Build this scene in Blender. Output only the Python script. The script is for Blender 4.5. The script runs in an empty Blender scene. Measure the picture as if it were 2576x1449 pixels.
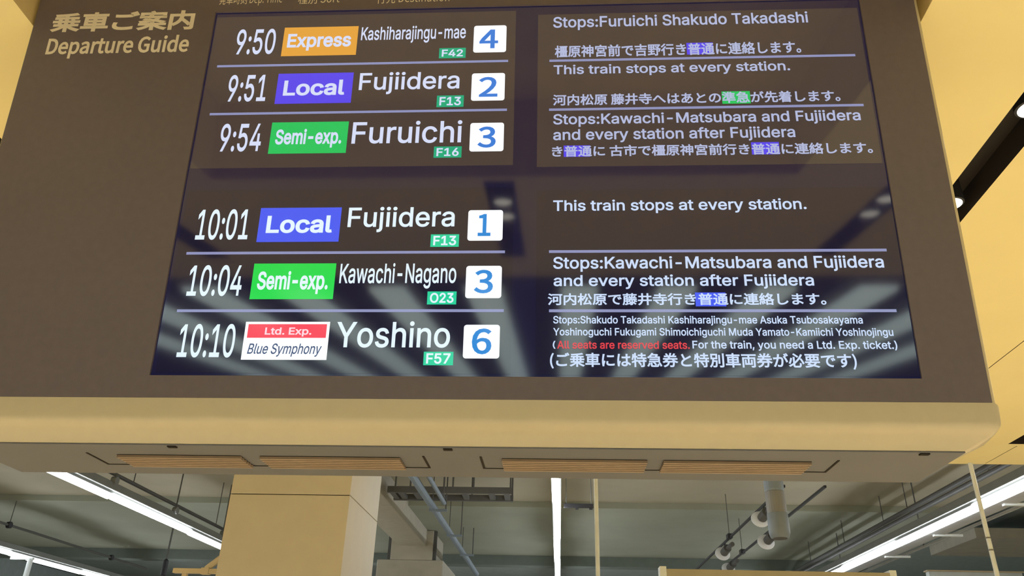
import bpy, bmesh, math, os, random
from mathutils import Matrix, Vector

random.seed(4)
SC = bpy.context.scene
COL = SC.collection

# ------------------------------------------------------------------ camera
cam_d = bpy.data.cameras.new('camera'); cam = bpy.data.objects.new('camera', cam_d); COL.objects.link(cam)
cam_d.sensor_width = 36.0; cam_d.lens = 27.965; cam_d.clip_start = 0.05; cam_d.clip_end = 200
R_ = (0.99829675, 0.05271998, 0.02498412); U_ = (0.00203102, -0.4593936, 0.88823048); F_ = (-0.05830504, 0.88666686, 0.45871821)
cam.matrix_world = Matrix(((R_[0], U_[0], -F_[0], 0.0), (R_[1], U_[1], -F_[1], 0.0), (R_[2], U_[2], -F_[2], 1.6), (0, 0, 0, 1)))
SC.camera = cam
SC.view_settings.view_transform = 'Standard'; SC.view_settings.look = 'None'
SC.view_settings.gamma = 1.0; SC.view_settings.use_curve_mapping = False
SC.view_settings.exposure = 0.0
SC.cycles.use_denoising = True
SC.cycles.max_bounces = 8; SC.cycles.diffuse_bounces = 5

# ------------------------------------------------------------------ uniform ambient fill, added to lift the whole hall
w = bpy.data.worlds.new('world'); SC.world = w; w.use_nodes = True
w.node_tree.nodes['Background'].inputs['Color'].default_value = (0.92, 0.95, 1.0, 1)
w.node_tree.nodes['Background'].inputs['Strength'].default_value = 0.24

# the hall's downlights, one per lamp position in the ceiling slots
DOWN_POWER = 180.0
SLOT_X = (-4.39, -2.345, -0.302, 1.744, 3.79, 5.83)
SLOT_SPANS = ((-1.02, 0.38, (0.055, -0.185)), (2.0, 3.6, (2.396, 3.034)), (5.2, 6.643, (5.3, 5.8)))
ZC = 3.575
def downlight_lamp(x, y, z, parent=None):
    l = bpy.data.lights.new('downlight_lamp', 'SPOT'); l.energy = DOWN_POWER; l.color = (1.0, 0.86, 0.61)
    l.spot_size = math.radians(84); l.spot_blend = 0.5; l.shadow_soft_size = 0.04
    o = bpy.data.objects.new('downlight_lamp', l); COL.objects.link(o)
    if parent is None: o.location = (x, y, z)
    else: o.parent = parent; o.location = (0, 0, z)
    return o

# ------------------------------------------------------------------ materials
def mat(name, col, rough=0.6, spec=0.5, metal=0.0, emit=None, es=0.0, var=0.06, scale=6.0, bump=0.0, coat=0.0):
    m = bpy.data.materials.new(name); m.use_nodes = True
    nt = m.node_tree; b = nt.nodes['Principled BSDF']
    b.inputs['Roughness'].default_value = rough; b.inputs['Specular IOR Level'].default_value = spec; b.inputs['Metallic'].default_value = metal
    b.inputs['Coat Weight'].default_value = coat
    tc = nt.nodes.new('ShaderNodeTexCoord'); nz = nt.nodes.new('ShaderNodeTexNoise')
    nz.inputs['Scale'].default_value = scale; nz.inputs['Detail'].default_value = 4
    nt.links.new(tc.outputs['Object'], nz.inputs['Vector'])
    rp = nt.nodes.new('ShaderNodeValToRGB')
    rp.color_ramp.elements[0].position = 0.3; rp.color_ramp.elements[1].position = 0.7
    rp.color_ramp.elements[0].color = tuple(c * (1 - var) for c in col) + (1,)
    rp.color_ramp.elements[1].color = tuple(min(1, c * (1 + var)) for c in col) + (1,)
    nt.links.new(nz.outputs['Fac'], rp.inputs['Fac']); nt.links.new(rp.outputs['Color'], b.inputs['Base Color'])
    if emit is not None:
        b.inputs['Emission Color'].default_value = tuple(emit) + (1,); b.inputs['Emission Strength'].default_value = es
    if bump:
        bp = nt.nodes.new('ShaderNodeBump'); bp.inputs['Strength'].default_value = bump; bp.inputs['Distance'].default_value = 0.004
        nt.links.new(nz.outputs['Fac'], bp.inputs['Height']); nt.links.new(bp.outputs['Normal'], b.inputs['Normal'])
    return m
def srgb(r, g, b):
    f = lambda c: (c / 255 / 12.92) if c / 255 <= 0.04045 else ((c / 255 + 0.055) / 1.055) ** 2.4
    return (f(r), f(g), f(b))
def lit(name, rgb, s=1.0):          # a luminous area of a display
    return mat(name, (0.02, 0.02, 0.02), 0.12, 0.5, emit=srgb(*rgb), es=s, var=0.0)

M = {}
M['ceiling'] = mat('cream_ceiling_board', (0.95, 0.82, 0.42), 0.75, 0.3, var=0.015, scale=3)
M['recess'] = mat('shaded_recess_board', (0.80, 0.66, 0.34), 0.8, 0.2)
M['slot'] = mat('black_slot_liner', (0.035, 0.03, 0.028), 0.7, 0.2)
M['floor'] = mat('pale_floor_tile', (0.62, 0.56, 0.46), 0.5, 0.4, scale=1.5)
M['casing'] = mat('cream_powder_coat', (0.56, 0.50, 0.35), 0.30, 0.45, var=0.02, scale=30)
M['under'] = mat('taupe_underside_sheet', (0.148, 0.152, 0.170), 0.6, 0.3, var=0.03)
M['vent'] = mat('tan_louvre', (0.33, 0.25, 0.18), 0.6, 0.3)
M['gap'] = mat('dark_gap', (0.03, 0.025, 0.02), 0.8, 0.1)
M['sign'] = mat('brown_sign_sheet', (0.152, 0.130, 0.145), 0.45, 0.3, var=0.04, scale=40)
M['sign_text'] = mat('cream_vinyl_lettering', (0.88, 0.82, 0.68), 0.6, 0.2)
M['glass'] = mat('black_screen_glass', (0.012, 0.011, 0.016), 0.06, 0.80, emit=(0.005, 0.005, 0.030), es=1.0, var=0.0)  # blue emission puts the bloom of the lit screens into the glass
M['lcd_top'] = mat('dark_lcd_surface', (0.016, 0.013, 0.014), 0.06, 0.80, emit=(0.044, 0.034, 0.034), es=1.0, var=0.0)  # warm emission: backlight leak plus painted-in haze of the reflected ceiling recess
M['lcd_low'] = mat('dark_lcd_surface', (0.016, 0.013, 0.014), 0.06, 0.80, emit=(0.002, 0.003, 0.022), es=1.0, var=0.0)  # blue emission: backlight leak with the screen bloom painted on top
M['txt_top'] = lit('lettering_upper', (212, 220, 246))
M['txt_low'] = lit('lettering_lower', (226, 243, 255))
M['note_top'] = lit('note_upper', (176, 184, 218))
M['note_low'] = lit('note_lower', (200, 218, 248))
M['bar'] = lit('divider_line', (138, 143, 186))
M['white'] = lit('white_tile', (250, 253, 255), 1.05)
M['orange'] = lit('orange_badge', (226, 160, 62)); M['indigo'] = lit('indigo_badge', (84, 66, 232)); M['blue'] = lit('blue_badge', (62, 86, 240))
M['green'] = lit('green_badge', (24, 192, 92)); M['green2'] = lit('bright_green_badge', (4, 214, 72)); M['teal'] = lit('teal_code', (10, 166, 122)); M['teal2'] = lit('bright_teal_code', (4, 206, 154))
M['red'] = lit('red_band', (246, 52, 78)); M['red_text'] = lit('red_lettering', (222, 48, 62)); M['pink'] = lit('pale_pink_lettering', (255, 214, 224))
M['navy'] = lit('navy_lettering', (34, 60, 110)); M['digit'] = lit('blue_digit', (52, 122, 214)); M['digit2'] = lit('bright_blue_digit', (22, 132, 214))
M['column'] = mat('cream_column_panel', (0.64, 0.60, 0.50), 0.6, 0.3, var=0.02)
M['soffit'] = mat('grey_beige_soffit', (0.44, 0.41, 0.31), 0.85, 0.2, var=0.06, scale=1.2)
M['soffit_far'] = mat('grey_green_soffit', (0.34, 0.36, 0.29), 0.85, 0.2, var=0.06, scale=1.2)
M['dark'] = mat('dark_grey_beam', (0.17, 0.20, 0.18), 0.8, 0.2)
M['dark2'] = mat('slate_wall', (0.38, 0.44, 0.43), 0.8, 0.2)
M['wall'] = mat('grey_wall', (0.30, 0.33, 0.31), 0.8, 0.2)
M['steel'] = mat('dull_grey_steel', (0.22, 0.23, 0.22), 0.5, 0.4, 0.2)
M['steel_dark'] = mat('dark_steel', (0.105, 0.105, 0.10), 0.55, 0.4)
M['steel_pale'] = mat('pale_grey_steel', (0.50, 0.52, 0.54), 0.45, 0.4)
M['pipe'] = mat('blue_grey_pipe', (0.20, 0.25, 0.30), 0.5, 0.4)
M['black'] = mat('black_plastic', (0.025, 0.025, 0.03), 0.5, 0.4)
M['paint_white'] = mat('white_paint', (0.74, 0.80, 0.82), 0.4, 0.4)
M['paint_cream'] = mat('cream_paint', (0.72, 0.62, 0.44), 0.5, 0.3)
M['sign_panel'] = mat('beige_sign_panel', (0.40, 0.37, 0.28), 0.6, 0.3)
M['duct'] = mat('beige_grey_duct', (0.46, 0.43, 0.35), 0.7, 0.3)
M['fixture'] = mat('translucent_grey_plastic', (0.26, 0.31, 0.36), 0.5, 0.4)
M['fixture_warm'] = mat('grey_brown_plastic', (0.27, 0.27, 0.26), 0.5, 0.4)
M['tube'] = mat('glowing_tube', (0.9, 0.9, 0.9), 0.4, 0.3, emit=(0.93, 0.97, 1.0), es=18.0, var=0.0)
M['strip'] = mat('glowing_strip', (0.9, 0.9, 0.9), 0.4, 0.3, emit=(0.80, 1.0, 0.94), es=2.7, var=0.0)
M['lens'] = mat('glowing_lens', (0.9, 0.9, 0.85), 0.4, 0.3, emit=(1.0, 0.97, 0.82), es=3.0, var=0.0)
M['disc'] = mat('pale_spotlight_dish', (0.85, 0.88, 0.92), 0.4, 0.4, var=0.0)

# ------------------------------------------------------------------ helpers
def link(name, me, m, parent=None, loc=(0, 0, 0)):
    o = bpy.data.objects.new(name, me); COL.objects.link(o)
    for k in (m if isinstance(m, (list, tuple)) else [m]): me.materials.append(k)
    o.parent = parent; o.location = loc
    return o
def obj(name, bm, m, parent=None, loc=(0, 0, 0), smooth=False):
    me = bpy.data.meshes.new(name); bm.to_mesh(me); bm.free()
    if smooth:
        for p in me.polygons: p.use_smooth = True
    return link(name, me, m, parent, loc)
def box(bm, x0, x1, y0, y1, z0, z1, bevel=0.0, mi=0):
    r = bmesh.ops.create_cube(bm, size=1.0)
    for v in r['verts']:
        v.co = Vector(((x0 + x1) / 2 + v.co.x * (x1 - x0), (y0 + y1) / 2 + v.co.y * (y1 - y0), (z0 + z1) / 2 + v.co.z * (z1 - z0)))
    fs = {f for v in r['verts'] for f in v.link_faces}
    for f in fs: f.material_index = mi
    if bevel > 0:
        es = list({e for f in fs for e in f.edges})
        bmesh.ops.bevel(bm, geom=es, offset=bevel, segments=2, affect='EDGES', profile=0.6)
    return bm
def B(*a, **k): return box(bmesh.new(), *a, **k)
def rod(bm, p0, p1, r, seg=12, r1=None):
    p0, p1 = Vector(p0), Vector(p1); d = p1 - p0
    q = d.to_track_quat('Z', 'Y').to_matrix().to_4x4()
    c = bmesh.ops.create_cone(bm, cap_ends=True, segments=seg, radius1=r, radius2=r if r1 is None else r1, depth=d.length)
    mtx = Matrix.Translation((p0 + p1) / 2) @ q
    for v in c['verts']: v.co = mtx @ v.co
    return bm
def ROD(*a, **k): return rod(bmesh.new(), *a, **k)
def lathe(bm, prof, seg=24):
    rings = [[bm.verts.new((r * math.cos(2 * math.pi * i / seg), r * math.sin(2 * math.pi * i / seg), z)) for i in range(seg)] for r, z in prof]
    for a, b in zip(rings, rings[1:]):
        for i in range(seg): bm.faces.new((a[i], a[(i + 1) % seg], b[(i + 1) % seg], b[i]))
    bm.faces.new(rings[0][::-1]); bm.faces.new(rings[-1])
    bmesh.ops.recalc_face_normals(bm, faces=bm.faces)
    return bm
def thing(name, label, cat, loc=(0, 0, 0), group=None):
    o = bpy.data.objects.new(name, None); COL.objects.link(o); o.location = loc; o.empty_display_size = 0.1
    return tag(o, label, cat, group)
def tag(o, label, cat, group=None):
    o['label'] = label; o['category'] = cat
    if group: o['group'] = group
    return o
def struct(o, label=None, cat=None):
    o['kind'] = 'structure'
    if label: o['label'] = label
    if cat: o['category'] = cat
    return o

# ------------------------------------------------------------------ setting
def build_ceiling():
    X0, X1, Y0, Y1 = -9.0, 9.0, -1.55, 7.276
    holes = []                                   # (x0, x1, y0, y1, depth, material index)
    for cx in SLOT_X:
        for y0, y1, _ in SLOT_SPANS:
            if -1.8 < cx < 1.2 and y0 > 1.0: 
                if y0 < 3.0: continue
            holes.append((cx - 0.08, cx + 0.08, y0, y1, 0.11, 2))
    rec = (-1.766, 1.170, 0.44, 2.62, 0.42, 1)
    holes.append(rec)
    for sx in (-4.27, 2.775, 3.815 + 2.045):     # joints between ceiling boards
        holes.append((sx - 0.003, sx + 0.003, 0.4, Y1 - 0.05, 0.02, 2))
    holes.append((3.807, 3.813, 6.70, 7.25, 0.02, 2))
    xs = sorted({X0, X1} | {h[0] for h in holes} | {h[1] for h in holes}); ys = sorted({Y0, Y1} | {h[2] for h in holes} | {h[3] for h in holes})
    bm = bmesh.new()
    def quad(a, b, c, d, mi):
        f = bm.faces.new([bm.verts.new(p) for p in (a, b, c, d)]); f.material_index = mi
    for xa, xb in zip(xs, xs[1:]):
        for ya, yb in zip(ys, ys[1:]):
            mx, my = (xa + xb) / 2, (ya + yb) / 2
            if any(h[0] < mx < h[1] and h[2] < my < h[3] for h in holes): continue
            quad((xa, ya, ZC), (xa, yb, ZC), (xb, yb, ZC), (xb, ya, ZC), 0)
    for x0, x1, y0, y1, d, mi in holes:
        t = ZC + d
        quad((x0, y0, t), (x0, y1, t), (x1, y1, t), (x1, y0, t), mi)
        quad((x0, y0, ZC), (x0, y1, ZC), (x0, y1, t), (x0, y0, t), mi); quad((x1, y0, ZC), (x1, y0, t), (x1, y1, t), (x1, y1, ZC), mi)
        quad((x0, y0, ZC), (x0, y0, t), (x1, y0, t), (x1, y0, ZC), mi); quad((x0, y1, ZC), (x1, y1, ZC), (x1, y1, t), (x0, y1, t), mi)
    for y in (Y0, Y1): quad((X0, y, ZC), (X1, y, ZC), (X1, y, ZC + 0.6), (X0, y, ZC + 0.6), 0)
    quad((X0, Y0, ZC + 0.6), (X1, Y0, ZC + 0.6), (X1, Y1, ZC + 0.6), (X0, Y1, ZC + 0.6), 0)
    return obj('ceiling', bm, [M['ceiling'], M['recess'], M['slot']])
struct(build_ceiling(), 'cream ceiling with dark lighting slots over the departure board', 'ceiling')
struct(obj('floor', B(-16, 13, -16, 30, -0.1, 0), M['floor']))
for cx in SLOT_X:                                # unseen lamps of the same ceiling: light only, their fittings lie outside the view
    for y0, y1, ly in SLOT_SPANS:
        if -1.8 < cx < 1.2 and 1.0 < y0 < 3.0: continue
        for y in ly:
            if -2.4 < cx < 0 and y > 4: continue          # the column stands there
            if (abs(cx - 1.744) < 0.01 and y < 4) or (abs(cx + 0.302) < 0.01 and y < 1): continue
            downlight_lamp(cx, y, ZC + 0.01)
for k, (cx, y, lab) in enumerate((
        (1.744, 2.396, 'bright round downlight in the dark ceiling slot at the upper right edge of the photo'),
        (1.720, 3.034, 'bright round downlight half hidden by the right edge of the departure board'),
        (1.744, 0.055, 'round downlight mirrored in the lower right screen, the one nearer the screen edge'),
        (1.744, -0.185, 'round downlight mirrored in the lower right screen, the one nearer the text'),
        (-0.302, 0.055, 'round downlight mirrored above the platform 1 tile'),
        (-0.302, -0.185, 'round downlight mirrored beside the right edge of the platform 1 tile'))):
    t = thing('recessed_downlight', lab, 'light', (cx, y, ZC), 'downlights in the ceiling slots')
    obj('can', lathe(bmesh.new(), ((0.05, 0.004), (0.058, 0.006), (0.058, 0.11), (0.03, 0.11))), M['black'], t, smooth=False)
    obj('lens', lathe(bmesh.new(), ((0.012, -0.006), (0.036, -0.004), (0.049, 0.002), (0.049, 0.008))), M['lens'], t, smooth=True)
    downlight_lamp(0, 0, -0.02, t)

# exposed hall beyond the cream ceiling
bm = B(-16, 6.8, 7.30, 13.72, 4.60, 4.75); struct(obj('ceiling', bm, M['soffit']), 'grey-beige hall soffit behind the departure board', 'ceiling')
bm = B(-16, 6.8, 13.72, 18.82, 4.50, 4.75); struct(obj('ceiling', bm, M['soffit_far']), 'lower grey-green hall soffit farther back', 'ceiling')
bm = B(6.8, 13, 7.30, 27, 4.95, 5.1); struct(obj('ceiling', bm, M['dark2']), 'dark open ceiling right of the right light line', 'ceiling')
bm = B(-16, 6.8, 18.82, 19.2, 4.285, 4.75); struct(obj('trim_1', bm, M['dark']), 'dark grey cross beam at the back of the hall', 'beam')
bm = B(-16, 6.8, 19.2, 27, 4.9, 5.1); struct(obj('ceiling', bm, M['wall']), 'dark ceiling beyond the cross beam', 'ceiling')
struct(obj('wall_back', B(-16, 13, 27, 27.2, 0, 5.1), M['wall']))
struct(obj('wall_left', B(-16.2, -16, 7, 27.2, 0, 5.1), M['dark2']))
struct(obj('wall_right', B(13, 13.2, 7, 27.2, 0, 5.1), M['dark2']))
struct(obj('wall_rear', B(-16, 13, -14.2, -14, 0, 4.2), M['dark2']))
struct(obj('ceiling', B(-9, 9, -14, -1.56, 3.72, 3.85), M['slot']), 'dark ceiling between the light strips behind the viewer', 'ceiling')
bm = bmesh.new()
for p in (((6.9, 16.2, 4.25), (12.9, 16.2, 4.55)), ): pass
box(bm, 7.6, 12.95, 15.4, 17.4, 4.42, 4.6); struct(obj('trim_2', bm, M['duct']), 'pale beam in the dark ceiling at the lower right', 'beam')

# column
bm = bmesh.new(); box(bm, -2.84, -1.790, 6.80, 7.95, 0.0, 3.115, 0.006); box(bm, -2.84, -1.790, 6.80, 7.95, 3.121, ZC - 0.002, 0.006); box(bm, -2.83, -1.80, 6.81, 7.94, 3.11, 3.13, mi=1)
struct(obj('column', bm, [M['column'], M['gap']]), 'square cream clad column below the departure board', 'column')

# ------------------------------------------------------------------ departure board
AL = math.radians(6.8467)
ORG = Vector((0.0, 2.0105, 2.3709))
board = thing('departure_board', 'large brown train departure board with lit screens hanging from the cream ceiling', 'departure board', ORG)
board.rotation_euler = (AL, 0, 0)
CA, SA = math.cos(AL), math.sin(AL)
def L(y, z):                                    # world (y, z) -> board (depth, height)
    dy, dz = y - ORG.y, z - ORG.z
    return (dy * CA + dz * SA, -dy * SA + dz * CA)

def build_casing():
    # outline of the body in the depth/height plane, then swept along the width with rounded ends
    prof = [(0.012, 1.42), (0.012, -0.063), (0.0, -0.063), (0.0, -0.112), (0.003, -0.122), (0.009, -0.130), (0.018, -0.137), (0.030, -0.145)]
    prof += [L(2.076, 2.197), L(2.398, 2.197), L(2.398, 3.80)]
    xl, xr, r = -1.768, 1.136, 0.022
    bm = bmesh.new()
    def ring(x, inset):
        vs = []
        n = len(prof)
        for i, (d, h) in enumerate(prof):
            p = Vector((d, h))
            a = Vector(prof[i - 1]) - p; b = Vector(prof[(i + 1) % n]) - p
            t = (b.normalized() - a.normalized())
            nrm = Vector((t.y, -t.x)); nrm = nrm.normalized() if nrm.length > 1e-6 else Vector((0, 0))
            q = p + nrm * inset
            vs.append(bm.verts.new((x, q.x, q.y)))
        return vs
    st = []
    for k in range(5):
        a = math.pi / 2 * k / 4
        st.append((xl + r * (1 - math.sin(a)), r * (1 - math.cos(a))))
    sta = [(xl + r * (1 - math.cos(math.pi / 2 * k / 4)), r * (1 - math.sin(math.pi / 2 * k / 4))) for k in range(5)]
    stb = [(xr - r * (1 - math.cos(math.pi / 2 * k / 4)), r * (1 - math.sin(math.pi / 2 * k / 4))) for k in range(4, -1, -1)]
    # decide which sign of the normal points inwards
    c = Vector((0.2, 0.6))
    p = Vector(prof[2]); a = Vector(prof[1]) - p; b = Vector(prof[3]) - p
    rings = []
    sgn = -1
    for x, ins in sta + stb: rings.append(ring(x, sgn * ins))
    for v in bm.verts:                          # the lower corners are rounded off towards the underside
        if v.co.z < -0.104:
            k = 0.082 * min(1.0, (-0.104 - v.co.z) / 0.08) ** 3.0
            if v.co.x > xr - 0.05: v.co.x -= k
            elif v.co.x < xl + 0.05: v.co.x += k
    n = len(prof)
    for A, Bq in zip(rings, rings[1:]):
        for i in range(n): bm.faces.new((A[i], A[(i + 1) % n], Bq[(i + 1) % n], Bq[i]))
    bm.faces.new(rings[0]); bm.faces.new(rings[-1][::-1])
    bmesh.ops.recalc_face_normals(bm, faces=bm.faces)
    return bm
casing = obj('casing', build_casing(), M['casing'], board)
casing['label'] = 'cream casing with a rounded lower lip'
for p in casing.data.polygons: p.use_smooth = True
try: casing.data.set_sharp_from_angle(angle=math.radians(32))
except Exception: pass

def frame_mesh(x0, x1, z0, z1, ix0, ix1, iz0, iz1, y0, y1):
    bm = bmesh.new()
    for a in ((x0, ix0, z0, z1), (ix1, x1, z0, z1), (ix0, ix1, z0, iz0), (ix0, ix1, iz1, z1)): box(bm, a[0], a[1], y0, y1, a[2], a[3])
    return bm
GX0, GX1, GZ0, GZ1 = -1.131, 0.9495, 0.0, 1.2335
sign = obj('sign_face', frame_mesh(-1.7475, 1.1155, -0.0625, 1.415, GX0, GX1, GZ0, GZ1, 0.0, 0.0118), M['sign'], board)
sign['label'] = 'matt brown sign sheet around the screens'
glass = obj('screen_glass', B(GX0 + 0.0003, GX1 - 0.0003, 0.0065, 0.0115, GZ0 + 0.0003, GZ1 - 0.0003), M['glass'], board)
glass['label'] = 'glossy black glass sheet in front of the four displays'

# underside with its hatches and louvres (world horizontal), built in world axes and turned into board axes
def to_board(bm):
    for v in bm.verts:
        d, h = L(v.co.y, v.co.z); v.co = Vector((v.co.x, d, h))
    return bm
ZB = 2.197
def slab(x0, x1, y0, y1, z0, z1, bev=0.0): return to_board(B(x0, x1, y0, y1, z0, z1, bev))
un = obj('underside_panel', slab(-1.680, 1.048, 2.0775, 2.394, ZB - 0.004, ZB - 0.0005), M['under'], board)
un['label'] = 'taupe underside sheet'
Z1 = ZB - 0.0045
for hx0, hx1, va, vb in ((-1.345, -0.373, (-1.262, -0.900), (-0.845, -0.445)), (-0.219, 0.756, (-0.158, 0.243), (0.288, 0.686))):
    bm = bmesh.new()
    for a in ((hx0, hx0 + 0.006, 2.16, 2.285), (hx1 - 0.006, hx1, 2.16, 2.285), (hx0, hx1, 2.282, 2.286)):
        box(bm, a[0], a[1], a[2], a[3], Z1 - 0.0012, Z1)
    h = obj('access_hatch', to_board(bm), M['gap'], un)
    for v in (va, vb):
        bm = bmesh.new(); n = 6
        for i in range(n):
            y = 2.178 + i * 0.019
            box(bm, v[0], v[1], y, y + 0.011, Z1 - 0.008, Z1)
        box(bm, v[0], v[1], 2.176, 2.286, Z1 - 0.0008, Z1, mi=1)
        obj('louvre', to_board(bm), [M['vent'], M['gap']], un)
for x in (-1.06, -0.298, 0.949): obj('latch', to_board(B(x - 0.012, x + 0.012, 2.082, 2.096, Z1 - 0.003, Z1)), M['gap'], un)

# ---- lettering
def font_named(part):
    try:
        d = os.path.join(bpy.utils.system_resource('DATAFILES'), 'fonts')
        for f in sorted(os.listdir(d)):
            if part in f: return bpy.data.fonts.load(os.path.join(d, f))
    except Exception: pass
    return None
FRUT = font_named('CJK')
INTER = font_named('Inter')
CAPS = {}
from mathutils.geometry import interpolate_bezier, delaunay_2d_cdt
def area(poly): return sum(poly[i - 1].x * poly[i].y - poly[i].x * poly[i - 1].y for i in range(len(poly))) / 2
def raw_text(s, bold=0.0, font=None):
    """lettering as a flat mesh, 1 unit per em; bold widens every stroke evenly"""
    font = font or INTER
    cu = bpy.data.curves.new('lettering', 'FONT'); cu.body = s; cu.size = 1.0
    if font: cu.font = font
    o = bpy.data.objects.new('lettering', cu); COL.objects.link(o)
    bpy.context.view_layer.update(); dg = bpy.context.evaluated_depsgraph_get()
    oe = o.evaluated_get(dg); cv = oe.to_curve(dg)
    polys = []
    for sp in cv.splines:
        bp = sp.bezier_points; pts = []
        for k in range(len(bp)):
            a, b = bp[k], bp[(k + 1) % len(bp)]
            straight = (a.co - a.handle_right).length < 1e-5 and (b.co - b.handle_left).length < 1e-5
            seg = [a.co] if straight else list(interpolate_bezier(a.co, a.handle_right, b.handle_left, b.co, 5))[:-1]
            for q in seg:
                v = Vector((q.x, q.y, 0))
                if not pts or (pts[-1] - v).length > 1e-5: pts.append(v)
        if len(pts) > 2 and (pts[0] - pts[-1]).length < 1e-5: pts.pop()
        if len(pts) > 2 and abs(area(pts)) > 1e-6: polys.append(pts)
    oe.to_curve_clear(); bpy.data.objects.remove(o); bpy.data.curves.remove(cu)
    # contours that touch or overlap are cut into triangles together; a triangle stays when the outlines wind around it
    polys.sort(key=lambda p: min(v.x for v in p)); groups = []
    for p in polys:
        a, b = min(v.x for v in p), max(v.x for v in p)
        if groups and a < groups[-1][0]: groups[-1][0] = max(groups[-1][0], b); groups[-1][1].append(p)
        else: groups.append([b, [p]])
    verts, faces = [], []
    for _, ps in groups:
        pts, eds = [], []
        for p in ps:
            k0 = len(pts); pts += [Vector((v.x, v.y)) for v in p]; eds += [(k0 + k, k0 + (k + 1) % len(p)) for k in range(len(p))]
        vo, _, fo, *_r = delaunay_2d_cdt(pts, eds, [], 0, 1e-6)
        keep = []
        for f in fo:
            c = sum((vo[q] for q in f), Vector((0, 0))) / len(f); wn = 0
            for p in ps:
                for q in range(len(p)):
                    a, b = p[q - 1], p[q]
                    if (a.y <= c.y) != (b.y <= c.y):
                        if (c.x < a.x + (c.y - a.y) / (b.y - a.y) * (b.x - a.x)): wn += 1 if b.y > a.y else -1
            if wn: 
                f = list(f)
                if sum(vo[f[q - 1]].x * vo[f[q]].y - vo[f[q]].x * vo[f[q - 1]].y for q in range(len(f))) < 0: f.reverse()
                keep.append(f)
        half = {(f[q - 1], f[q]) for f in keep for q in range(len(f))}
        nrm = {}
        for a, b in half:
            if (b, a) not in half:
                d = vo[b] - vo[a]
                if d.length > 1e-7:
                    d.normalize(); n_ = Vector((d.y, -d.x))
                    nrm.setdefault(a, []).append(n_); nrm.setdefault(b, []).append(n_)
        used = sorted({q for f in keep for q in f}); idx = {q: len(verts) + k for k, q in enumerate(used)}
        for q in used:
            v = vo[q].copy()
            if q in nrm and bold:
                m_ = sum(nrm[q], Vector((0, 0)))
                if m_.length > 1e-4:
                    m_.normalize(); v += m_ * bold / max(0.55, min(m_.dot(x_) for x_ in nrm[q]))
            verts.append((v.x, v.y, 0))
        faces += [tuple(idx[q] for q in f) for f in keep]
    me = bpy.data.meshes.new('lettering'); me.from_pydata(verts, [], faces); me.update()
    return me
def cap_height(font, bold):
    k = (font.name if font else '', bold)
    if k not in CAPS:
        me = raw_text('H', bold, font); ys = [v.co.y for v in me.vertices]; CAPS[k] = (min(ys), max(ys)); bpy.data.meshes.remove(me)
    return CAPS[k]
def text_mesh(s, rect, depth, bold=0.0, font=None, by_cap=True, shear=0.0):
    """lettering as a mesh on the board: rect = (left, right, baseline, cap top)"""
    me = raw_text(s, bold, font); me.materials.clear()
    for v in me.vertices: v.co.x += shear * v.co.y
    x0 = min(v.co.x for v in me.vertices); x1 = max(v.co.x for v in me.vertices)
    if by_cap: y0, y1 = cap_height(font, bold)
    else: y0 = min(v.co.y for v in me.vertices); y1 = max(v.co.y for v in me.vertices)
    sx = (rect[1] - rect[0]) / (x1 - x0); sy = (rect[3] - rect[2]) / (y1 - y0)
    for v in me.vertices: v.co = Vector((rect[0] + (v.co.x - x0) * sx, depth, rect[2] + (v.co.y - y0) * sy))
    return me
def text(name, s, rect, m, parent, depth, **k):
    return link(name, text_mesh(s, rect, depth, **k), m, parent)
def plate(rect, depth, r=0.0):
    bm = bmesh.new(); u0, u1, v0, v1 = rect; pts = []
    if r <= 0: pts = [(u0, v0), (u1, v0), (u1, v1), (u0, v1)]
    else:
        for cx, cz, a0 in ((u1 - r, v0 + r, -90), (u1 - r, v1 - r, 0), (u0 + r, v1 - r, 90), (u0 + r, v0 + r, 180)):
            for k in range(5):
                a = math.radians(a0 + 22.5 * k); pts.append((cx + r * math.cos(a), cz + r * math.sin(a)))
    bm.faces.new([bm.verts.new((x, depth, z)) for x, z in pts])
    return bm
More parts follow.
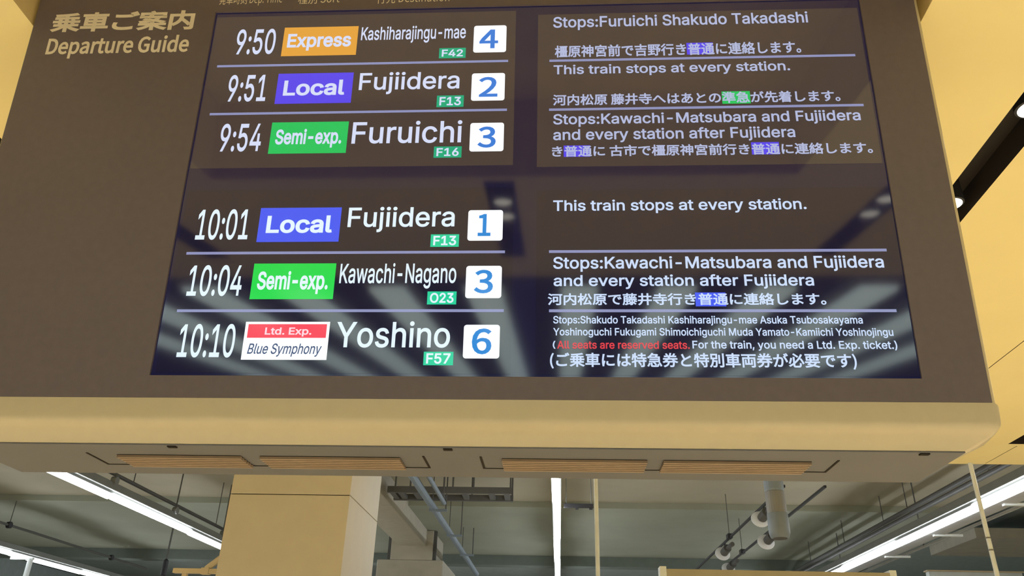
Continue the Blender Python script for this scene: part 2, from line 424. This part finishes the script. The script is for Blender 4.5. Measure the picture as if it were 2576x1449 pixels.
ROWS=[
 ('Express', (-0.8914, -0.6468, 1.056, 1.168), (-0.8761, -0.6667, 1.0891, 1.1421), '9:50', (-1.0458, -0.9162, 1.0662, 1.1632), 'Kashiharajingu-mae', (-0.6353, -0.2952, 1.1118, 1.1624), 'F42', (-0.3779, -0.2928, 1.0364, 1.075), (-0.369, -0.3016, 1.0424, 1.0689), '4', (-0.2693, -0.1644, 1.0555, 1.1591), (-0.2502, -0.1904, 1.0707, 1.1428)),
 ('Local', (-0.89, -0.6469, 0.8764, 0.9889), (-0.8672, -0.6706, 0.9062, 0.9625), '9:51', (-1.0474, -0.9222, 0.8877, 0.9859), 'Fujiidera', (-0.6259, -0.308, 0.9224, 0.9854), 'F13', (-0.3762, -0.2919, 0.8556, 0.8974), (-0.3675, -0.3006, 0.8614, 0.8916), '2', (-0.2697, -0.1655, 0.8764, 0.9771), (-0.2467, -0.1877, 0.8901, 0.9616)),
 ('Semi-exp.', (-0.8882, -0.6462, 0.6978, 0.8089), (-0.8711, -0.6639, 0.7303, 0.7826), '9:54', (-1.046, -0.9152, 0.7077, 0.8053), 'Furuichi', (-0.6319, -0.2929, 0.7295, 0.8052), 'F16', (-0.3759, -0.2913, 0.6772, 0.7158), (-0.3674, -0.2998, 0.6827, 0.7103), '3', (-0.268, -0.1646, 0.6972, 0.7969), (-0.2444, -0.1887, 0.7109, 0.7822)),
 ('Local', (-0.8849, -0.6403, 0.4028, 0.5136), (-0.8608, -0.663, 0.4316, 0.4875), '10:01', (-1.0714, -0.9139, 0.4118, 0.5091), 'Fujiidera', (-0.6182, -0.3023, 0.4491, 0.5122), 'F13', (-0.3695, -0.2869, 0.3846, 0.4241), (-0.3614, -0.2949, 0.3896, 0.4191), '1', (-0.2628, -0.1609, 0.4033, 0.501), (-0.2332, -0.1962, 0.4177, 0.4882)),
 ('Semi-exp.', (-0.8812, -0.6394, 0.2248, 0.3345), (-0.8646, -0.6581, 0.2542, 0.3092), '10:04', (-1.0685, -0.9095, 0.2353, 0.3291), 'Kawachi-Nagano', (-0.626, -0.2899, 0.2729, 0.3326), 'O23', (-0.3694, -0.2867, 0.2085, 0.2474), (-0.3615, -0.2946, 0.2133, 0.2426), '3', (-0.2622, -0.1603, 0.227, 0.3249), (-0.2386, -0.1845, 0.2424, 0.3115)),
 ('Ltd. Exp.', (-0.8813, -0.6399, 0.0464, 0.1571), (-0.823, -0.6901, 0.1191, 0.1401), '10:10', (-1.0666, -0.9056, 0.0534, 0.1493), 'Yoshino', (-0.6192, -0.2993, 0.0829, 0.1566), 'F57', (-0.3699, -0.2878, 0.0326, 0.0708), (-0.3622, -0.2955, 0.0371, 0.0663), '6', (-0.2619, -0.1617, 0.052, 0.1486), (-0.2383, -0.1841, 0.0649, 0.1365)),
]
RED_BAND= (-0.8727, -0.6479, 0.1098, 0.15)
BLUE_SYM= (-0.8662, -0.656, 0.0634, 0.0931)
BARS= [(-1.0964, -0.1569, 1.0219), (-1.0931, -0.1569, 0.8425), (-1.0895, -0.1528, 0.3681), (-1.0876, -0.1522, 0.1901)] , [(-0.027, 0.9121, 1.0193), (-0.0278, 0.9134, 0.8402), (-0.0268, 0.9132, 0.3681), (-0.0264, 0.9139, 0.1896)]
NOTES=[
 (0, 'Stops:Furuichi Shakudo Takadashi', (-0.0152, 0.7848, 1.1448, 1.1863), 'L'),
 (0, '橿原神宮前で吉野行き普通に連絡します。', (-0.0102, 0.7514, 1.0299, 1.0761), 'J'),
 (1, 'This train stops at every station.', (-0.0139, 0.7108, 0.9679, 1.0016), 'L'),
 (1, '河内松原 藤井寺へはあとの準急が先着します。', (-0.0163, 0.8483, 0.8534, 0.8944), 'J'),
 (2, 'Stops:Kawachi-Matsubara and Fujiidera', (-0.0151, 0.8988, 0.7874, 0.8234), 'L'),
 (2, 'and every station after Fujiidera', (-0.0151, 0.7022, 0.7327, 0.7697), 'L'),
 (2, 'き普通に 古市で橿原神宮前行き普通に連絡します。', (-0.0186, 0.919, 0.6745, 0.7134), 'J'),
 (3, 'This train stops at every station.', (-0.015, 0.7089, 0.4961, 0.5305), 'L'),
 (4, 'Stops:Kawachi-Matsubara and Fujiidera', (-0.0149, 0.8996, 0.3151, 0.3511), 'L'),
 (4, 'and every station after Fujiidera', (-0.0137, 0.704, 0.2625, 0.2957), 'L'),
 (4, '河内松原で藤井寺行き普通に連絡します。', (-0.0303, 0.7308, 0.2052, 0.2413), 'J'),
 (5, 'Stops:Shakudo Takadashi Kashiharajingu-mae Asuka Tsubosakayama', (-0.0148, 0.8204, 0.1525, 0.1741), 'L'),
 (5, 'Yoshinoguchi Fukugami Shimoichiguchi Muda Yamato-Kamiichi Yoshinojingu', (-0.0148, 0.8959, 0.118, 0.1394), 'L'),
 (5, '(', (-0.0159, -0.0083, 0.0801, 0.1024), 'L'),
 (5, 'All seats are reserved seats.', (-0.004, 0.354, 0.0805, 0.1027), 'R'),
 (5, 'For the train, you need a Ltd. Exp. ticket.)', (0.3614, 0.901, 0.0817, 0.1036), 'L'),
 (5, '(ご乗車には特急券と特別車両券が必要です)', (-0.0234, 0.7897, 0.0243, 0.0694), 'J'),
]
HILITES=[
 (0, (0.4016, 0.4835, 1.0328, 1.0767), 'indigo'),
 (1, (0.4973, 0.5821, 0.8519, 0.8956), 'green'),
 (2, (0.0164, 0.0957, 0.6752, 0.7137), 'indigo'),
 (2, (0.5706, 0.6517, 0.6758, 0.7172), 'indigo'),
 (4, (0.3774, 0.4606, 0.2023, 0.243), 'blue'),
]
HEAD=(-1.6873, -1.1981, 1.1643, 1.2436), (-1.6807, -1.2007, 1.0768, 1.1392)
TOPLAB= (-1.1249, -0.9109, 1.2657, 1.3001), (-0.8572, -0.718, 1.2609, 1.295), (-0.5946, -0.3534, 1.2552, 1.2907)
LCD= [(-1.1246, -0.135, 0.6498, 1.2154), (-0.0637, 0.9409, 0.6423, 1.1975), (-1.1184, -0.1306, 0.0087, 0.5751), (-0.0634, 0.9543, 0.0066, 0.5647)]

# four displays behind the glass
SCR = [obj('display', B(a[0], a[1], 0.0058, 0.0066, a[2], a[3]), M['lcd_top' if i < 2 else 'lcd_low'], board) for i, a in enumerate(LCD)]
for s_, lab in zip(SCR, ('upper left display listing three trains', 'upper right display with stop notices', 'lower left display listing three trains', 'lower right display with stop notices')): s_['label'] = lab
D1, D2, D3, D4 = 0.0054, 0.0051, 0.0049, 0.0046      # bars and plates, bands, lettering, top lettering
badge_col = ('orange', 'indigo', 'green', 'blue', 'green2', 'white')
for i, (svc, brect, trect, tm, tmrect, dest, drect, code, crect, cin, plat, prect, pin) in enumerate(ROWS):
    scr = SCR[0] if i < 3 else SCR[2]; T = M['txt_top'] if i < 3 else M['txt_low']
    text('departure_time', tm, tmrect, T, scr, D3, bold=0.010)
    text('destination_name', dest, drect, T, scr, D3, bold=0.010)
    # service badge: the plate, with its lettering inside the same part
    bm = plate(brect, D1); b_ = obj('service_badge', bm, M[badge_col[i]], scr)
    if i < 5: lay = [(svc, trect, T, 0.024, 0.0)]
    else:
        lay = [(svc, trect, M['pink'], 0.02, 0.0), ('Blue Symphony', BLUE_SYM, M['navy'], 0.008, 0.22)]
        bm = bmesh.new(); bm.from_mesh(b_.data)
        u0, u1, v0, v1 = RED_BAND
        f = bm.faces.new([bm.verts.new((x, D2, z)) for x, z in ((u0, v0), (u1, v0), (u1, v1), (u0, v1))]); f.material_index = 1
        bm.to_mesh(b_.data); bm.free(); b_.data.materials.append(M['red'])
    def join(target, me, m):
        bm = bmesh.new(); bm.from_mesh(target.data); k = len(bm.faces); bm.from_mesh(me); bm.faces.ensure_lookup_table()
        target.data.materials.append(m); n = len(target.data.materials) - 1
        for f in bm.faces[k:]: f.material_index = n
        bm.to_mesh(target.data); bm.free(); bpy.data.meshes.remove(me)
    for s, r, m, bo, sh in lay: join(b_, text_mesh(s, r, D3, bold=bo, shear=sh), m)
    c_ = obj('station_code', plate(crect, D1), M['teal'] if i < 3 else M['teal2'], scr); join(c_, text_mesh(code, cin, D3, bold=0.02), T)
    p_ = obj('platform_number', plate(prect, D1, 0.008), M['white'], scr); join(p_, text_mesh(plat, pin, D3, bold=0.007, font=FRUT), M['digit'] if i < 3 else M['digit2'])
for i, (u0, u1, v) in enumerate(BARS[0]): obj('divider_line', plate((u0, u1, v - 0.0042, v + 0.0042), D1), M['bar'], SCR[0] if i < 2 else SCR[2])
for i, (u0, u1, v) in enumerate(BARS[1]): obj('divider_line', plate((u0, u1, v - 0.0042, v + 0.0042), D1), M['bar'], SCR[1] if i < 2 else SCR[3])
for r, rect, c in HILITES: obj('word_highlight', plate(rect, D1), M[c if c != 'green' else 'green'], SCR[1] if r < 3 else SCR[3])
for r, s, rect, k in NOTES:
    m = M['red_text'] if k == 'R' else (M['note_top'] if r < 3 else M['note_low'])
    text('stop_notice', s, rect, m, SCR[1] if r < 3 else SCR[3], D3, bold=0.014 if k != 'J' else 0.008, font=(FRUT if k == 'J' else None), by_cap=(k != 'J' and s != '('))
# printed lettering on the sign sheet
text('sign_title', '乗車ご案内', HEAD[0], M['sign_text'], sign, -0.0006, bold=0.012, font=FRUT, by_cap=False)
text('sign_title', 'Departure Guide', HEAD[1], M['sign_text'], sign, -0.0006, bold=0.010, font=FRUT)
for s, r in zip(('発車時刻 Dep. Time', '種別 Sort', '行先 Destination'), TOPLAB):
    text('column_heading', s, r, M['sign_text'], sign, -0.0006, font=FRUT)

# ------------------------------------------------------------------ light lines of the hall
def clamp_mesh(bm, x, y, z, r=0.05):
    rod(bm, (x - 0.03, y, z), (x + 0.03, y, z), r, 10)
    return bm
def light_line(label, x, y_first, n, z=3.65, tube_len=2.33, rods=(), housing=True, jog=0.014, gap_after=None):
    t = thing('linear_light', label, 'light', (x, y_first, z), 'long white light lines of the hall')
    for k in range(n):
        a, b = k * tube_len, (k + 1) * tube_len - (0.26 if k == gap_after else 0.035)
        jx = jog if k % 2 else -jog
        bm = bmesh.new(); rod(bm, (jx, a, 0), (jx, b, 0), 0.040, 14)
        obj('tube', bm, M['tube'], t, smooth=False)
        bm = ROD((jx, b - 0.004, 0.01), (jx, (k + 1) * tube_len + 0.005, 0.01), 0.016, 8); obj('joint', bm, M['steel_dark'], t)
    if housing:
        bm = bmesh.new(); box(bm, -0.055, 0.055, 0, n * tube_len, 0.060, 0.15, 0.008); box(bm, -0.02, 0.02, 0, n * tube_len, 0.03, 0.07)
        obj('housing', bm, M['steel'], t)
    for y in rods:
        bm = ROD((0.05, y - y_first, 0.14), (0.05, y - y_first, 4.60 - z if y < 13.7 else 4.50 - z), 0.010, 8)
        rd = obj('hanger_rod', bm, M['steel_dark'], t)
        obj('clamp', clamp_mesh(bmesh.new(), 0.05, y - y_first, 0.17), M['steel'], rd)
    return t
light_line('long white light line running diagonally from the board underside to the cream column', -5.40, 7.08, 8, rods=(9.33, 11.04, 12.8))
light_line('long white light line in the bottom left corner of the photo', -9.62, 9.41, 7, rods=())
light_line('vertical looking white light line below the middle of the board', -0.028, 7.06, 8, jog=0.010, gap_after=2)
light_line('long white light line crossing the lower right corner', 4.69, 7.06, 8, rods=())

def conduit(label, x, y0, y1, z, rods, r=0.022, clamps=(), top=4.6, m='steel_dark', name='cable_conduit', group=None):
    t = thing(name, label, 'pipe', (x, y0, z), group)
    obj('pipe_run', ROD((0, 0, 0), (0, y1 - y0, 0), r, 12), M[m], t)
    for y in rods: obj('hanger_rod', ROD((0, y - y0, 0), (0, y - y0, (top if y < 13.7 else min(top, 4.5)) - z), 0.007, 8), M['steel_dark'], t)
    for y in clamps: obj('clamp', clamp_mesh(bmesh.new(), 0, y - y0, 0, r + 0.035), M['black'], t)
    return t
conduit('thin dark pipe above the diagonal light line left of the column', -5.425, 7.4, 18.0, 3.92, (9.9, 12.65), 0.024)
conduit('thin dark pipe with round clamps above the bottom left light line', -9.60, 11.0, 19.0, 4.08, (13.78,), 0.022, clamps=(13.78, 17.36))
conduit('upper left one of two dark pipes above the right light line', 4.90, 7.4, 20.0, 4.10, (8.4, 11.66, 14.44, 16.5), 0.034, group='pipes above the right light line')
conduit('lower right one of two dark pipes above the right light line', 5.06, 7.4, 20.0, 4.10, (9.6, 13.0), 0.034, group='pipes above the right light line')

# reflector rail with cross arms beside the right light line
t = thing('cable_rack', 'pale grey rail with short cross arms beside the right light line', 'cable rack', (4.9, 7.4, 3.65))
obj('rail', B(-0.10, 0.12, 0, 12.5, -0.01, 0.03, 0.006), M['steel_pale'], t); obj('rail', B(0.262, 0.285, 0, 12.5, 0.0, 0.03), M['steel_pale'], t)
for y in (9.14, 10.98, 12.72, 14.5, 16.3): obj('cross_arm', B(-0.02, 0.345, y - 7.4 - 0.025, y - 7.4 + 0.025, -0.03, 0.0), M['paint_white'], t)
for y in (8.3, 12.0, 15.6): obj('hanger_rod', ROD((0.27, y - 7.4, 0.02), (0.27, y - 7.4, 0.95), 0.010, 8), M['steel_dark'], t)

# ------------------------------------------------------------------ cable tray, pipes, duct unit
t = thing('cable_tray', 'dark ladder cable tray hanging right of the cream column', 'cable tray', (-2.48, 11.46, 4.25))
for y in (0.0, 0.49): obj('rail', B(0.0, 1.80, y, y + 0.055, -0.04, 0.05), M['steel_dark'], t)
for x in (0.06, 0.18, 0.40, 0.75, 1.11, 1.50, 1.72): obj('rung', B(x - 0.04, x + 0.04, 0.04, 0.50, -0.03, 0.02), M['steel_dark'], t)
for x, y in ((0.11, 0.02), (0.33, 0.02), (0.82, 0.02), (0.95, 0.02), (1.18, 0.51), (1.25, 0.02), (1.785, 0.02), (1.785, 0.52)): obj('hanger_rod', ROD((x, y, 0.0), (x, y, 0.35), 0.013, 8), M['steel_dark'], t)

t = conduit('thick blue-grey pipe slanting down right of the cream column', -1.83, 8.6, 18.6, 4.05, (11.6, 13.6, 15.6), 0.052, m='pipe', name='water_pipe')
for y in (11.6, 13.6, 15.6):
    obj('bracket', B(-0.04, 0.22, y - 8.6 - 0.03, y - 8.6 + 0.03, -0.075, -0.045), M['pipe'], t)
    obj('hanger_rod', ROD((0.20, y - 8.6, -0.06), (0.20, y - 8.6, 0.54 if y < 13.7 else 0.44), 0.010, 8), M['steel_dark'], t)
t = conduit('thinner blue-grey pipe beside the thick one by the cable tray', -1.63, 8.6, 11.4, 4.05, (11.3,), 0.03, m='pipe', name='water_pipe')

t = thing('mounting_bar', 'short black bar beside the middle light line', 'bar', (0.24, 9.90, 3.72))
obj('bar', B(-0.18, 0.18, -0.03, 0.03, -0.025, 0.02, 0.004), M['black'], t)
for x in (-0.15, 0.155): obj('hanger_rod', ROD((x, 0, 0), (x, 0, 0.88), 0.006, 8), M['steel'], t)
for x in (-0.02, 0.15): obj('foot', B(x - 0.02, x + 0.02, -0.02, 0.02, -0.045, -0.02), M['black'], t)

t = thing('ventilation_duct', 'beige-grey ventilation duct running back to a boxy unit beside the column', 'duct', (-2.85, 8.2, 4.2))
obj('duct_run', B(-0.27, 0.27, 0, 7.75, 0, 0.395, 0.01), M['duct'], t)
obj('duct_neck', B(-0.42, 0.40, 7.75, 9.2, -0.26, 0.295, 0.01), M['duct'], t)
for x in (-0.45, 0.43): obj('strap', B(x - 0.035, x + 0.035, 7.8, 7.86, -0.255, 0.29), M['steel_dark'], t)
obj('unit_box', B(-0.67, 0.62, 7.75, 9.8, -1.1, -0.26, 0.02), M['duct'], t)

# hanging cylinder in front of the spotlights
t = thing('hanging_cylinder', 'grey cylindrical fixture hanging below the board right of centre', 'fixture', (2.118, 8.0, 3.03))
obj('lower_body', lathe(bmesh.new(), ((0.070, 0.0), (0.086, 0.004), (0.100, 0.05), (0.098, 0.23), (0.094, 0.235))), M['fixture'], t, smooth=True)
obj('middle_body', lathe(bmesh.new(), ((0.094, 0.235), (0.094, 0.44), (0.090, 0.445))), M['fixture_warm'], t)
obj('upper_body', lathe(bmesh.new(), ((0.090, 0.445), (0.094, 0.46), (0.092, 1.57), (0.05, 1.57))), M['fixture'], t)
obj('end_cap', lathe(bmesh.new(), ((0.02, -0.006), (0.066, -0.006), (0.068, 0.001), (0.03, 0.002))), M['steel_dark'], t)

# track spotlights
for x, z, y0, y1, rods, lab in ((2.662, 3.92, 9.6, 18.0, (13.0,), 'upper one of two thin black tracks carrying the spotlights'), (3.14, 3.92, 9.6, 18.0, (14.4,), 'lower one of two thin black tracks carrying the spotlights')):
    t = thing('lighting_track', lab, 'track', (x, y0, z), 'black lighting tracks')
    obj('track_rail', B(-0.014, 0.014, 0, y1 - y0, -0.014, 0.014), M['black'], t)
    for y in rods:
        obj('hanger_rod', ROD((0, y - y0, 0), (0, y - y0, (4.6 if y < 13.7 else 4.5) - z), 0.006, 8), M['steel_dark'], t)
    for y in rods: obj('junction_box', B(-0.035, 0.035, y - y0 - 0.08, y - y0 + 0.08, -0.012, 0.055), M['black'], t)
def spotlight(x, y, z, lab, s, dx):
    t = thing('track_spotlight', lab, 'spotlight', (x, y, z), 'spotlights on the black tracks')
    bm = lathe(bmesh.new(), ((0.03, -0.03), (0.105 * s, -0.03), (0.118 * s, -0.012), (0.112 * s, 0.0), (0.03, 0.012)))
    o = obj('dish', bm, M['disc'], t, smooth=True, loc=(0, 0, -0.085)); o.rotation_euler = (math.radians(68), 0, 0)
    bm = bmesh.new(); rod(bm, (0.02, -0.02, -0.075), (0.045, -0.20 * s, -0.035), 0.062 * s, 14)
    rod(bm, (0.045, -0.19 * s, -0.035), (0.07, -0.48 * s, -0.02), 0.034 * s, 10)
    obj('lamp_head', bm, M['steel_dark'], t)
    obj('arm', ROD((0.0, -0.02, -0.06), (dx, -0.02, 0.066), 0.010, 8), M['black'], t)
spotlight(2.60, 10.66, 3.832, 'track spotlight left of the hanging cylinder, topmost of four', 1.0, 0.062)
spotlight(3.04, 12.28, 3.832, 'track spotlight beside the lower end of the hanging cylinder', 1.05, 0.10)
spotlight(2.61, 13.39, 3.832, 'track spotlight lower on the upper track, left of the others', 1.0, 0.052)
spotlight(3.00, 15.0, 3.832, 'track spotlight resting just above the beige sign panel', 1.0, 0.14)

# ------------------------------------------------------------------ poles, hanging sign, bracket
t = thing('hanging_sign', 'beige sign panel hung on two slim white poles at the bottom of the photo', 'hanging sign', (1.84, 7.24, 2.2))
for x, z in ((0.334, 3.574), (3.670, 3.574)): obj('pole', ROD((x - 1.84, 0, 0.0), (x - 1.84, 0, z - 2.2), 0.019, 14), M['paint_white'], t)
for x in (3.670,):
    bm = bmesh.new()
    for z in (0.62, 0.72): rod(bm, (x - 1.84, 0, z), (x - 1.84, 0, z + 0.012), 0.0215, 14)
    obj('collar', bm, M['steel'], t)
obj('crossbar', B(-1.52, 1.84, -0.02, 0.02, 0.02, 0.06), M['paint_white'], t)
obj('panel', B(-0.93, 0.93, -0.06, 0.06, 0.0, 0.418, 0.004), M['sign_panel'], t)
for x in (-0.955, 0.955): obj('end_post', B(x - 0.028, x + 0.028, -0.065, 0.065, -0.02, 0.438, 0.004), M['paint_white'], t)

t = thing('hanger_pole', 'short white pole below the bottom left light line', 'pole', (-9.31, 14.2, 2.6))
obj('pole_tube', ROD((0, 0, 0), (0, 0, 0.98), 0.045, 12), M['paint_white'], t)
obj('pole_clip', B(-0.36, 0.05, -0.03, 0.03, 0.965, 1.005), M['paint_white'], t)

t = thing('wall_bracket', 'cream steel bracket with a diagonal strut on the left face of the column', 'bracket', (-2.84, 7.1, 2.5))
obj('arm', B(-0.50, 0.0, -0.025, 0.025, -0.005, 0.035, 0.004), M['paint_cream'], t)
obj('strut', ROD((-0.215, 0, 0.035), (0.0, 0, 0.215), 0.027, 10), M['paint_cream'], t)
obj('drop_post', B(-0.415, -0.375, -0.02, 0.02, -0.35, 0.0), M['paint_cream'], t)
obj('joint_plate', B(-0.25, -0.18, -0.03, 0.03, -0.012, 0.042), M['paint_cream'], t)

t = thing('cable_drop', 'dark dangling cable end left of the column bracket', 'cable', (-7.714, 15.98, 3.72))
obj('cable', ROD((0, 0, 0), (0, 0, 0.77), 0.018, 8), M['steel_dark'], t); obj('connector', lathe(bmesh.new(), ((0.03, -0.16), (0.055, -0.14), (0.05, 0.12), (0.02, 0.16))), M['black'], t)
t = thing('shop_fascia', 'pale shop fascia in the bottom right corner', 'shop sign', (6.8, 14.0, 2.9))
obj('fascia_panel', B(-0.78, 0.70, 0.0, 0.12, 0.0, 0.72, 0.01), M['paint_white'], t)
obj('fascia_cap', B(-0.80, 0.72, -0.02, 0.14, 0.72, 0.74), M['paint_cream'], t)
for x in (-0.7, 0.62): obj('post', B(x - 0.03, x + 0.03, 0.03, 0.09, -2.9, 0.0), M['paint_white'], t)

# ------------------------------------------------------------------ light strips of the hall behind the viewer (mirrored in the lower screens)
names = ('first', 'second', 'third', 'fourth', 'fifth', 'sixth', 'seventh', 'eighth', 'ninth', 'tenth', 'eleventh', 'twelfth')
for k in range(12):
    x = 0.158 + (k - 6) * 0.775 + 0.01
    t = thing('ceiling_light_strip', 'pale ceiling light strip mirrored in the lower screens, %s from the left' % names[k], 'light', (x, -5.75, 3.64), 'light strips mirrored in the screens')
    obj('diffuser', B(-0.14, 0.14, -3.75, 3.75, -0.07, -0.03, 0.01), M['strip'], t)
    obj('tray', B(-0.17, 0.17, -3.8, 3.8, -0.03, 0.078), M['steel_pale'], t)
